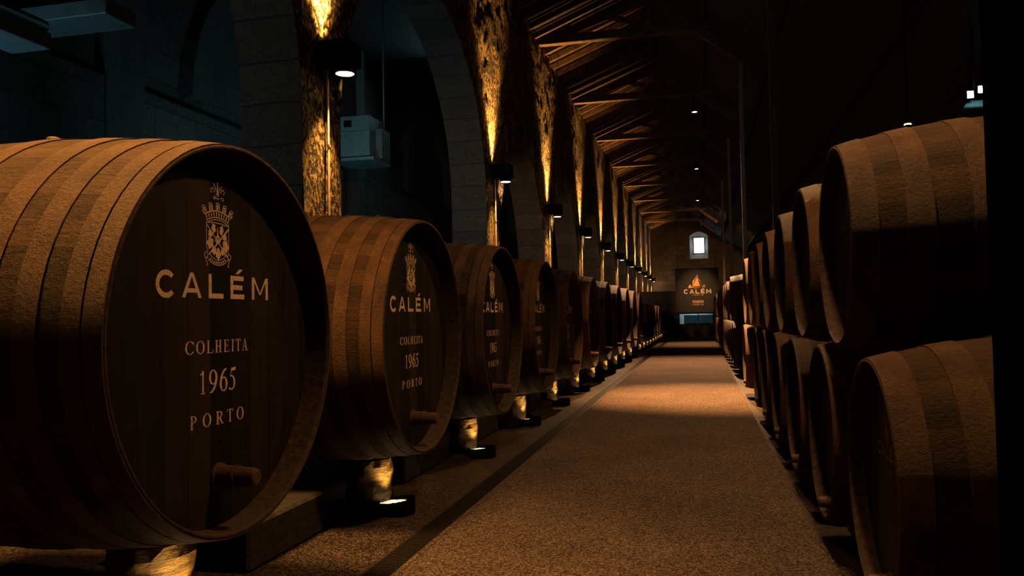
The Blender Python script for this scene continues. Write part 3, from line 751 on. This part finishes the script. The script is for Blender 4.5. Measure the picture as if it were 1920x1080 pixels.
# ------------------------------------------------------------------ wall spotlights on the piers
ss0 = None
PN = ['', 'nearest', 'second', 'third', 'fourth', 'fifth', 'sixth', 'seventh', 'eighth', 'ninth', 'tenth', 'farthest']
for i, y in enumerate(PIERS):
    lab = 'black box wall spotlight with glowing lens, on the %s stone pier%s' % (PN[i], '' if i in (1, 11) else ' from the near end')
    if i == 0: lab = 'black box wall spotlight on the pier beside the nearest big cask, off to the side'
    loc = (XW + .02, y, 4.35)
    if ss0 is None:
        ss0 = thing('wall_spotlight', lab, 'wall light', loc, 0, 'spotlights on the stone piers')
        m = MB(); m.box((0.0, -.17, .06), (.40, .17, .33), bev=.012); m.obj('housing', MT['black'], ss0)
        m = MB(); m.box((-.06, -.05, .12), (.02, .05, .30)); m.obj('bracket', MT['black'], ss0)
        m = MB(); m.lathe([(.06, .115), (-.03, .115), (-.03, .106), (.03, .10)], 28, 'z', 0, True, center=(.27, 0, 0)); bz = m.obj('lamp_barrel', MT['black'], ss0)
        m = MB(); m.lathe([(-.027, .106)], 28, 'z', center=(.27, 0, 0)); m.face(list(range(28))[::-1]); m.obj('lens', MT['lens'], bz)
        m = MB(); m.lathe([(.335, .085)], 28, 'z', center=(.2, 0, 0)); m.face(list(range(28))); m.obj('upper_lens', MT['lens'], ss0)
    else: dup(ss0, loc, lab)
    lamp('SPOT', 'spot_up', (XW + .12, y, 4.71), 4300, GOLD, (XW + .0, y, 9.0), .03, 60, 1.0)
    lamp('SPOT', 'spot_up', (XW + .14, y, 4.70), 170, GOLD, (XW - .12, y, 5.6), .03, 88, 1.0)
    lamp('SPOT', 'spot_down', (XW + .29, y, 4.30), 620, GOLD, (XW + .22, y, 0), .05, 62, 1.0)
    lamp('SPOT', 'spot_side_fill', (XW + .29, y, 4.29), (480 if i < 11 else 160) if i else 120, (1, .62, .36), (XW - .2, y + 7.0, 4.3), .03, 58, 1.0)  # extra beam added at the lens to brighten the next pier's jamb
    if i == 0: continue
    c = MB(); c.tube([(XW + .052, y + .05, .3), (XW + .052, y + .05, 4.40)], .014, 8)
    for z in (1.2, 2.4, 3.5): c.box((XW + .036, y + .025, z), (XW + .072, y + .075, z + .03))
    tag(c.obj('conduit_pipe', MT['conduit']), 'thin vertical conduit pipe under the wall spotlight of the %s pier%s' % (PN[i] or 'hidden', '' if i in (0, 1, 11) else ' from the near end'), 'pipe', 'conduits on the stone piers')

# ------------------------------------------------------------------ big lettered casks under the arches
LHOOPS = [(.0, .076), (.084, .16), (.25, .345), (.44, .55), (.75, .86), (1.17, 1.28), (1.48, 1.59), (1.685, 1.78), (1.87, 1.946), (1.954, 2.03)]
LP = cask_protos(.888, .965, 2.03, .13, .022, LHOOPS, MT['stave'], MT['head'], 72)
HX = -.13 + .0015
txt_me = []
def lettering(name, items, z, h, kind, m, x):
    p = Paint(); word(p, items, z, h, kind); return (name, p.mesh(name, m, x))
def remap(items, p0, s, d0): return [(c, d0 + (a - p0) * s, d0 + (b - p0) * s) for c, a, b in items]
txt_me.append(lettering('name_lettering', [('C', -.438, -.315), ('A', -.267, -.126), ('L', -.073, .043), ('\u00c9', .101, .219), ('M', .288, .439)], .190, .112, 'sans', MT['paint'], HX))
txt_me.append(lettering('harvest_lettering', remap([('C', 364, 378.5), ('O', 382, 396.5), ('L', 400, 412), ('H', 415.2, 427.2), ('E', 430.9, 442), ('I', 445.5, 450.9), ('T', 453.7, 464.3), ('A', 466.5, 478.3)], 364, .491 / 114, -.245), -.062, .058, 'serif', MT['paint'], HX))
txt_me.append(lettering('year_lettering', remap([('1', 390.5, 401), ('9', 406.5, 423), ('6', 425, 441), ('5', 443, 457)], 390, .288 / 67, -.145), -.245, .105, 'serif', MT['paint'], HX))
txt_me.append(lettering('origin_lettering', remap([('P', 371.5, 384), ('O', 393, 408), ('R', 416.5, 430), ('T', 437, 449), ('O', 456, 470)], 371, .423 / 99, -.215), -.395, .060, 'serif', MT['paint'], HX))
cr_ = Paint(); crest(cr_, 0.0, .345, .640); cr_me = [('crest', cr_.mesh('crest', MT['paint'], HX))]; cr_ = Paint(); fleur(cr_, .0, .655, .735); cr_me.append(('fleuron', cr_.mesh('fleuron', MT['paint'], HX)))
lsp = (spigot_mesh(.052, .2), spigot_band(.052, .2), (-.13, .0, -.635))
bung = bung_mesh(.035, .05); peg = bung_mesh(.02, .022)
LY = [3.30, 5.85] + [5.85 + 2.48 * i for i in range(1, 10)]
RIM = -2.07
c0 = None
LN = ['big dark oak cask with gold 1965 lettering, nearest the camera, under the arches', 'second big dark oak cask with 1965 lettering, in front of the first stone pier',
      'third big lettered oak cask from the near end of the row under the arches']
for i, y in enumerate(LY):
    lab = LN[i] if i < 3 else 'big dark lettered oak cask, %s from the near end of the arcade row' % ORD[i]
    z = 1.42 if i == 0 else 1.365
    if c0 is None:
        c0 = assemble('wine_cask', lab, 'wine cask', LP, 2.03, txt_me, cr_me, lsp, [(bung, -1.05, .963), (peg, -.66, .950), (peg, -.40, .934)], 'big lettered casks under the arches')
        c0.location = (RIM, y, z)
    else: dup(c0, (RIM, y, z), lab)
# smaller casks at the far end of that row
SP = cask_protos(.74, .84, 1.6, .08, .06, [(.0, .11), (.2, .3), (.5, .6), (1.0, 1.1), (1.3, 1.4), (1.49, 1.6)], MT['stave'], MT['head'], 40)
s0 = None
for i in range(9):
    y = 32.6 + 2.25 * i; lab = 'smaller dark cask at the far end of the arcade row, %s after the big casks' % ORD[i]
    if s0 is None:
        s0 = assemble('small_wine_cask', lab, 'wine cask', SP, 1.6, None, None, (spigot_mesh(.04, .14), spigot_band(.04, .14), (-.08, 0, -.5)), (), 'smaller casks at the far end of the arcade row'); s0.location = (-2.1, y, 1.17)
    else: dup(s0, (-2.1, y, 1.17), lab)

# pedestals, blocks and ground uplights
def pedestal(h, seed):
    m = MB(); n = 20; rings = 8; k = len(m.v); rnd = random.Random(seed)
    for j in range(rings + 1):
        for i in range(n):
            t = 2 * PI * i / n; r = .20 + .005 * math.sin(j * 2.1 + seed) + noise.noise(Vector((math.cos(t) * 2, math.sin(t) * 2, j * .9 + seed))) * .018
            if j == rings: r *= .96
            m.v.append((r * math.cos(t), r * math.sin(t), h * j / rings))
    for j in range(rings):
        for i in range(n): m.face((k + j * n + i, k + j * n + (i + 1) % n, k + (j + 1) * n + (i + 1) % n, k + (j + 1) * n + i), None, False)
    m.face([k + rings * n + i for i in range(n)]); return m
up0 = None
allc = [(y, 'big') for y in LY] + [(32.6 + 2.25 * i, 'small') for i in range(9)]
for i, (y, kd) in enumerate(allc):
    h = .398 if kd == 'big' else .328
    if i == 0: h = .453
    wh = ('under the %s big cask of the arcade row' % ('nearest' if i == 0 else ORD[i])) if kd == 'big' else ('under the %s of the smaller far casks' % ORD[i - 11])
    tag(pedestal(h, i).obj('stone_pedestal', MT['pedestal'], None, (-2.62, y + .08, 0)), 'rough round stone pedestal ' + wh, 'pedestal', 'stone pedestals under the casks')
    loc = (-2.33, y - .03, 0); lab = 'squat black ground uplight ' + wh
    if up0 is None:
        up0 = thing('ground_uplight', lab, 'uplight', loc, math.radians(0), 'ground uplights under the casks')
        m = MB(); n = 28; R = .145
        for a, rr in ((0, R), (1, R), (1, R - .012), (2, R - .012)):
            for q in range(n):
                t = 2 * PI * q / n; zt = .105 + .018 * math.cos(t)
                m.v.append((rr * math.cos(t), rr * math.sin(t), 0.0 if a == 0 else (zt if a == 1 else .05)))
        for j in range(3):
            for q in range(n): m.face((j * n + q, j * n + (q + 1) % n, (j + 1) * n + (q + 1) % n, (j + 1) * n + q), None, True)
        m.obj('housing', MT['black'], up0)
        m = MB(); m.lathe([(.075, .131)], n, 'z'); m.face(range(n)); ln = m.obj('lens', MT['lens3'], up0)
        m = MB()
        for q in range(-3, 4): m.box((-.12, q * .036 - .002, .076), (.12, q * .036 + .002, .0785))
        m.obj('louvre', MT['black'], up0)
    else: dup(up0, loc, lab)
    lamp('SPOT', 'uplight_beam', (-2.34, y - .02, .14), 26, (1, .50, .11), (-2.47, y + .04, .42), .03, 75, 1.0)
    if kd == 'big' and i < 10:
        m = MB(); m.box((-3.5, y + .98, 0), (-2.65, y + 2.33, .285), bev=.02)
        tag(m.obj('stone_block', MT['block']), 'low grey stone block on the floor between the %s and %s big casks' % (ORD[i], ORD[i + 1]), 'stone block', 'stone blocks between the casks')

# ------------------------------------------------------------------ stacked casks on the other side
RHOOPS = [(.0, .12), (.24, .36), (.52, .64), (.80, .86), (.96, 1.02), (1.10, 1.22), (1.36, 1.48), (1.60, 1.72)]
RP = cask_protos(.548, .660, 1.72, .075, .019, RHOOPS, MT['stave'], MT['rhead'], 56)
HXR = -.075 + .0015
rt_me = [lettering('name_lettering', [('C', -.2, -.137), ('A', -.118, -.052), ('L', -.028, .022), ('\u00c9', .05, .104), ('M', .132, .2)], .095, .06, 'sans', MT['rpaint'], HXR),
         lettering('origin_lettering', [('P', -.075, -.055), ('O', -.042, -.018), ('R', -.006, .016), ('T', .028, .048), ('O', .058, .08)], .028, .03, 'serif', MT['rpaint'], HXR)]
rc = Paint(); crest(rc, 0, .168, .29); rc_me = [('crest', rc.mesh('crest', MT['rpaint'], HXR))]
rsp = (spigot_mesh(.04, .1), spigot_band(.04, .1), (-.075, .0, -.46))
RF = .73; LZ, UZ = .73, 1.862
lows = [3.92, 5.5, 7.08, 8.7, 10.28, 11.78, 14.85]
ups = [4.72, 6.27, 7.9, 9.5, 11.03, 12.54, 14.1]
segs = [[20.2, 21.75], [23.35 + 1.6 * i for i in range(6)], [33.2 + 1.6 * i for i in range(6)], [43.2 + 1.6 * i for i in range(5)]]
lows2 = [y for s in segs for y in s]; ups2 = [(a + b) / 2 for s in segs for a, b in zip(s, s[1:])]
r0 = None
def rcask(y, z, lab, grp):
    global r0
    if r0 is None:
        r0 = assemble('stacked_cask', lab, 'wine cask', RP, 1.72, rt_me, rc_me, rsp, [(bung, -.86, .665)], grp); r0.rotation_euler = (0, 0, PI); r0.location = (RF, y, z)
    else:
        q = dup(r0, (RF, y, z), lab, None, grp)
        if z > 1.5:                                         # no spigots on the upper tier
            for ch in list(q.children):
                if ch.name.startswith('spigot'):
                    for d in list(ch.children): bpy.data.objects.remove(d)
                    bpy.data.objects.remove(ch)
for i, y in enumerate(lows): rcask(y, LZ, 'stacked brown cask in the lower tier beside the carpet, %s' % ('nearest the black column' if i == 0 else ORD[i] + ' from the black column'), 'lower tier of the near cask stack')
for i, y in enumerate(ups): rcask(y, UZ, 'stacked brown cask in the upper tier, %s' % ('nearest the black column' if i == 0 else ORD[i] + ' from the black column'), 'upper tier of the near cask stack')
for i, y in enumerate(lows2): rcask(y, LZ, 'distant dark cask in the lower tier of the far stack, %s from its near end' % ORD[i], 'lower tier of the far cask stack')
for i, y in enumerate(ups2): rcask(y, UZ, 'distant dark cask in the upper tier of the far stack, %s from its near end' % ORD[i], 'upper tier of the far cask stack')
# floor chocks under the lower tier
ck = None
for i, y in enumerate(lows + lows2):
    m = MB()
    for sg in (-1, 1):
        for xx in (1.0, 2.1):
            k = len(m.v)
            m.v += [(xx - .06, sg * .12, 0), (xx + .06, sg * .12, 0), (xx + .06, sg * .40, 0), (xx - .06, sg * .40, 0), (xx - .06, sg * .14, .085), (xx + .06, sg * .14, .085), (xx + .06, sg * .40, .20), (xx - .06, sg * .40, .20)]
            for q in ((0, 3, 2, 1), (4, 5, 6, 7), (0, 1, 5, 4), (1, 2, 6, 5), (2, 3, 7, 6), (3, 0, 4, 7)): m.face([k + t for t in (q if sg > 0 else q[::-1])])
    for xx in (1.0, 2.1): m.box((xx - .05, -.4, 0), (xx + .05, .4, .03))
    wh = ('%s lower cask from the black column' % ORD[i]) if i < len(lows) else ('%s lower cask of the far stack' % ORD[i - len(lows)])
    tag(m.obj('cask_cradle', MT['spigot'], None, (0, y, 0)), 'low wooden wedge cradle on the floor under the ' + wh, 'cradle', 'wooden cradles under the stacked casks')

# ------------------------------------------------------------------ ceiling spotlights
sp0 = None
SPN = ['small bright ceiling spotlight, nearest in view below the roof beams', 'small ceiling spotlight halfway down the hall, lower of the close pair', 'small ceiling spotlight halfway down the hall, upper of the close pair',
       'small ceiling spotlight farthest down the hall, above the window', 'ceiling spotlight hung from the first roof beam over the bright carpet patch', 'long hung spotlight above the carpet beside the nearest big cask', 'long hung spotlight above the carpet beside the third big cask',
       'hung spotlight high above the two nearest big casks']
SPOTS = ((-.05, 27.8, 8.42, 9500, 84, WARM), (-.05, 40.4, 8.70, 5000, 60, WARM), (-.05, 41.3, 9.05, 0, 0, WARM), (-.05, 52.9, 8.85, 4500, 105, WARM), (-.05, 15.2, 8.4, 17500, 42, (1, .46, .14)),
         (.55, 4.4, 5.1, 400, 140, (1, .53, .20)), (.55, 9.0, 5.1, 360, 140, (1, .53, .20)), (-3.1, 3.0, 7.4, 4000, 66, (1, .47, .12)))
for i, (x, y, z, en, an, colr) in enumerate(SPOTS):
    if sp0 is None:
        sp0 = thing('ceiling_spotlight', SPN[i], 'spotlight', (x, y, z), 0, 'ceiling spotlights over the carpet')
        m = MB(); m.lathe([(0, .085), (0, .1), (.22, .1), (.24, .07)], 20, 'z', 0, True, cap1=True); m.obj('housing', MT['black'], sp0)
        m = MB(); m.lathe([(.005, .088)], 20, 'z'); m.face(list(range(20))[::-1]); m.obj('lens', MT['lens2'], sp0)
        m = MB(); m.tube([(0, 0, .22), (0, 0, .72)], .012, 8); sstem = m.obj('stem', MT['black'], sp0)
    else:
        q = dup(sp0, (x, y, z), SPN[i])
        if z < 8:
            for ch in q.children:
                if ch.name.startswith('stem'):
                    m = MB(); m.tube([(0, 0, .22), (0, 0, RZ - (.785 * (x - RX) if x > RX else SL * (RX - x)) - z)], .012, 8); ch.data = m.mesh('stem', MT['black'])
    if en: lamp('SPOT', 'ceiling_beam', (x, y, z - .05), en, colr, (x - (.25 if z < 6 else -.3), y - (4.5 if i == 0 else -9 if i == 3 else .3), 0) if x > -1 else (x, y - .1, 0), .09 if x > -1 else .6, an, 1.0)

# cool twin floodlight and orange track lamp beyond the stacked casks
t = thing('twin_floodlight', 'pair of white floodlights glowing above a lit ledge, over the stacked casks', 'floodlight', (4.34, 14, 4.95))
m = MB(); m.tube([(0, 0, .08), (0, 0, 1.1)], .02, 8); m.obj('stem', MT['black'], t)
for dx, dz in ((-.06, -.02), (.1, .05)):
    m = MB(); m.box((dx - .05, -.02, dz - .06), (dx + .05, .08, dz + .06)); hh = m.obj('lamp_head', MT['black'], t)
    m = MB(); m.box((dx - .045, -.03, dz - .055), (dx + .045, -.021, dz + .055)); m.obj('lens', MT['coollens'], hh)
m = MB(); m.poly([(-.17, -.05, -.22), (.3, -.05, -.22), (.3, .15, -.08), (-.05, .15, -.08)]); m.box((-.17, -.05, -.24), (.3, .16, -.222)); m.obj('ledge_plate', MT['galv'], t)
lamp('POINT', 'flood_glow', (4.36, 13.85, 4.95), 2.5, (.7, .95, 1.0), None, .05)
t = thing('track_spotlight', 'small orange glowing spotlight hung above the stacked casks', 'spotlight', (3.11, 13, 4.25))
m = MB(); m.lathe([(-.05, .045), (.05, .045)], 18, 'z', 0, True); m.obj('housing', MT['black'], t)
for z in (-.055, .055):
    m = MB(); m.lathe([(z - .008, .03), (z - .008, .05), (z + .008, .05), (z + .008, .03)], 18, 'z', 0, True); m.obj('glow_ring', MT['lens'], t)
m = MB(); m.tube([(0, 0, .05), (0, 0, 2.8)], .01, 6); m.obj('stem', MT['black'], t)

# ------------------------------------------------------------------ side aisle: air handler and duct
t = thing('air_handler', 'grey metal air handling unit hung on rods behind the first tall arch', 'air handler', (-6.85, 15.4, 4.85))
m = MB(); m.box((-.40, -.4, 0), (.35, .36, .52), bev=.01); m.obj('body', MT['galv'], t)
m = MB(); m.box((-.36, -.42, .52), (.35, .30, .83), bev=.01); ub = m.obj('control_box', MT['galv'], t)
m = MB(); m.box((-.20, -.425, .60), (-.03, -.405, .74)); m.obj('display', MT['black'], ub)
m = MB(); m.box((-.45, -.45, -.10), (.46, .45, -.04)); m.box((-.3, -.3, -.04), (.3, .3, 0)); m.obj('drip_tray', MT['galv'], t)
m = MB(); m.box((.36, -.1, -.02), (.5, .34, .6)); m.obj('side_duct', MT['grille'], t)
for xx, yy in ((.37, .33), (-.3, -.43)):
    m = MB(); m.tube([(xx, yy, .3), (xx, yy, 3.45)], .016, 8); m.obj('hanger_rod', MT['galv'], t)
t = thing('ventilation_duct', 'flat grey ventilation duct hung high in the dark side aisle', 'duct', (-6.5, 5.0, 4.36))
m = MB(); m.box((-.5, -3, 0), (0, 1.85, .17), bev=.01); m.obj('duct_panel', MT['grille'], t)
m = MB(); m.tube([(-.1, -3, .25), (-.1, 1.85, .25)], .07, 10); m.obj('pipe', MT['grille'], t)
m = MB(); m.box((-1.9, 2.5, .62), (.1, 3.0, .8), bev=.01); m.obj('cross_duct', MT['grille'], t)

# ------------------------------------------------------------------ far end: glazed partition, banner, tables
YP = 53.0
wp = MB()
gx0, gx1, gz0, gz1 = -1.46, .76, .78, 1.52
for a, b in (((-4.1, 0), (gx0, 3.0)), ((gx1, 0), (2.6, 3.0)), ((gx0, 0), (gx1, gz0)), ((gx0, gz1), (gx1, 3.0))): wp.box((a[0], YP, a[1]), (b[0], YP + .12, b[1]))
struct(wp.obj('wall_partition', MT['dark']))
wr_ = MB(); wr_.box((-4.1, YP + 3.0, 0), (2.6, YP + 3.1, 3.0)); wr_.box((-4.1, YP + .12, 2.9), (2.6, YP + 3.1, 3.0)); struct(wr_.obj('wall_office', MT['teal']))
fr = MB()
for a, b in (((gx0, gz0), (gx0 + .04, gz1)), ((gx1 - .04, gz0), (gx1, gz1)), ((gx0, gz1 - .03), (gx1, gz1)), ((-.22, gz0), (-.18, gz1)), ((gx0, gz0), (gx1, gz0 + .03))): fr.box((a[0], YP - .01, a[1]), (b[0], YP + .05, b[1]))
w2 = struct(fr.obj('window_2', MT['black']))
pn = MB(); pn.box((gx0 + .03, YP + .02, gz0 + .03), (gx1 - .03, YP + .03, gz1 - .03)); pn.obj('window_pane', MT['glass'], w2)
m = MB(); m.box((-1.38, YP + .5, 0), (-1.12, YP + .62, 2.85)); struct(m.obj('trim_1', MT['white']))
m = MB(); m.box((-1.12, YP + .5, 1.42), (1.3, YP + .62, 1.52)); struct(m.obj('trim_2', MT['white']))
lamp('AREA', 'office_light', (-.4, YP + .25, 2.6), 60, (.7, .93, 1.0), (-.4, YP + .6, 0), .5)
# banner
t = thing('hanging_banner', 'dark hanging banner with ship emblem and gold lettering over the glazed counter', 'banner', (-.24, YP - .08, 1.57))
m = MB()
nb = 16
for i in range(nb):
    x0 = -1.37 + 2.74 * i / nb; x1 = -1.37 + 2.74 * (i + 1) / nb
    f0 = .008 * math.sin(i * 1.3); f1 = .008 * math.sin((i + 1) * 1.3)
    m.poly([(x0, f0, 0), (x1, f1, 0), (x1, f1, 2.84), (x0, f0, 2.84)], None, True)
    m.poly([(x1, f1 + .01, 0), (x0, f0 + .01, 0), (x0, f0 + .01, 2.84), (x1, f1 + .01, 2.84)], None, True)
clo = m.obj('cloth', MT['poster'], t)
m = MB(); m.tube([(-1.4, .005, 2.85), (1.4, .005, 2.85)], .025, 8); m.obj('top_rail', MT['black'], t)
m = MB(); m.tube([(-1.38, .005, .0), (1.38, .005, .0)], .018, 8); m.obj('bottom_rail', MT['black'], t)
def banner_print(P, name, mt):
    mb = MB()
    for q in P.p:
        a = sum(q[i][0] * q[(i + 1) % len(q)][1] - q[(i + 1) % len(q)][0] * q[i][1] for i in range(len(q)))
        if abs(a) < 1e-9: continue
        if a < 0: q = q[::-1]
        mb.poly([(u, -.016, v) for u, v in q])
    mb.obj(name, mt, clo)
P = Paint()
for ch, a, b in (('C', -.83, -.57), ('A', -.47, -.18), ('L', -.09, .15), ('\u00c9', .25, .49), ('M', .59, .89)): P.put(sans(ch, (b - a) / .28), a, 1.235, b - a, .28)
banner_print(P, 'name_lettering', MT['print_'])
P = Paint()                                                  # ship under sail
def row(s, x0, x1, z, h):
    n = len(s); st = (x1 - x0) / n * 1.03
    for i, ch in enumerate(s):
        if ch != ' ': P.put(sans(ch, st * .72 / h), x0 + i * st, z, st * .72, h)
P.quad((-.28, 1.66), (.26, 1.66), (.22, 2.0), (.02, 2.28))
for q in range(5):                                           # stepped sails and pennants
    P.quad((.03 + q * .045, 2.20 - q * .13), (.14 + q * .045, 2.16 - q * .13), (.10 + q * .045, 2.26 - q * .13), (.05 + q * .04, 2.30 - q * .13)); P.quad((-.06 - q * .045, 2.20 - q * .12), (-.13 - q * .045, 2.14 - q * .12), (-.10 - q * .04, 2.24 - q * .12), (-.04 - q * .04, 2.27 - q * .12))
P.quad((-.28, 1.66), (.02, 2.36), (-.06, 2.30), (-.26, 2.05)); P.quad((.02, 2.30), (.06, 2.44), (0, 2.43), (-.02, 2.3))
P.quad((.22, 1.7), (.30, 1.66), (.20, 2.1), (.1, 2.2)); P.quad((-.54, 1.60), (-.33, 1.62), (-.38, 1.80), (-.5, 1.78)); P.quad((-.46, 1.78), (-.42, 1.86), (-.4, 1.78), (-.43, 1.76)); P.quad((-.36, 1.62), (.42, 1.66), (.36, 1.72), (-.34, 1.70))
P.quad((.30, 1.66), (.56, 1.66), (.48, 1.72), (.36, 1.72)); P.quad((.42, 1.7), (.46, 1.84), (.5, 1.7), (.46, 1.69))
banner_print(P, 'ship_emblem', MT['printo'])
for nm, tx, a, b, z, h in (('small_lettering', 'PORTO', -.2, .12, 1.57, .035), ('tagline_lettering', 'PORTO', -.30, .42, 1.10, .07), ('lower_lettering', 'VELHOTES', -.30, .42, .62, .17), ('base_lettering', 'PORTO', -.30, .42, .47, .09)):
    P = Paint(); row(tx, a, b, z, h); banner_print(P, nm, MT['printo'])
for x in (-1.2, 1.2):
    m = MB(); m.tube([(x, .005, 2.85), (x, .03, 7.45)], .012, 6); m.obj('cord', MT['black'], t)
lamp('SPOT', 'banner_beam', (-.15, YP - 5.0, 6.2), 1900, (1, .56, .24), (-.2, YP, 2.75), .05, 34, 1.0)
# upright tasting casks and rail in front of the counter
ut = None
for i, x in enumerate((-.62, .22)):
    lab = ('small upright cask table before the glazed counter, nearer the arcade' , 'small upright cask table before the glazed counter, nearer the cask stack')[i]
    if ut is None:
        ut = thing('cask_table', lab, 'table', (x, 51.9, .0125), 0, 'upright cask tables')
        m = MB(); m.lathe([(0.0, .27), (.2, .32), (.45, .345), (.7, .32), (.9, .27), (.9, .25), (.87, .24)], 24, 'z', 0, True, cap1=True); m.obj('staves', MT['spigot'], ut)
        for z in (.04, .22, .64, .82):
            rr = .345 - (z + .03 - .45) ** 2 * .37; m = MB(); m.lathe([(z, rr - .02), (z, rr + .008), (z + .06, rr + .008), (z + .06, rr - .02)], 24, 'z', 0, True); m.obj('hoop', MT['hoop'], ut)
    else: dup(ut, (x, 51.9, .0125), lab)
t = thing('barrier_rail', 'low dark metal barrier rail across the end of the carpet', 'barrier', (-.35, 51.2, .0125))
m = MB(); m.tube([(-1.15, 0, .82), (1.1, 0, .82)], .022, 8); m.obj('top_rail', MT['black'], t)
for x in (-1.1, 0.0, 1.05):
    m = MB(); m.lathe([(0.0, .13), (.02, .13), (.03, .02), (.84, .02)], 14, 'z', 0, True, cap1=True, center=(x, 0, 0)); m.obj('stanchion', MT['black'], t)
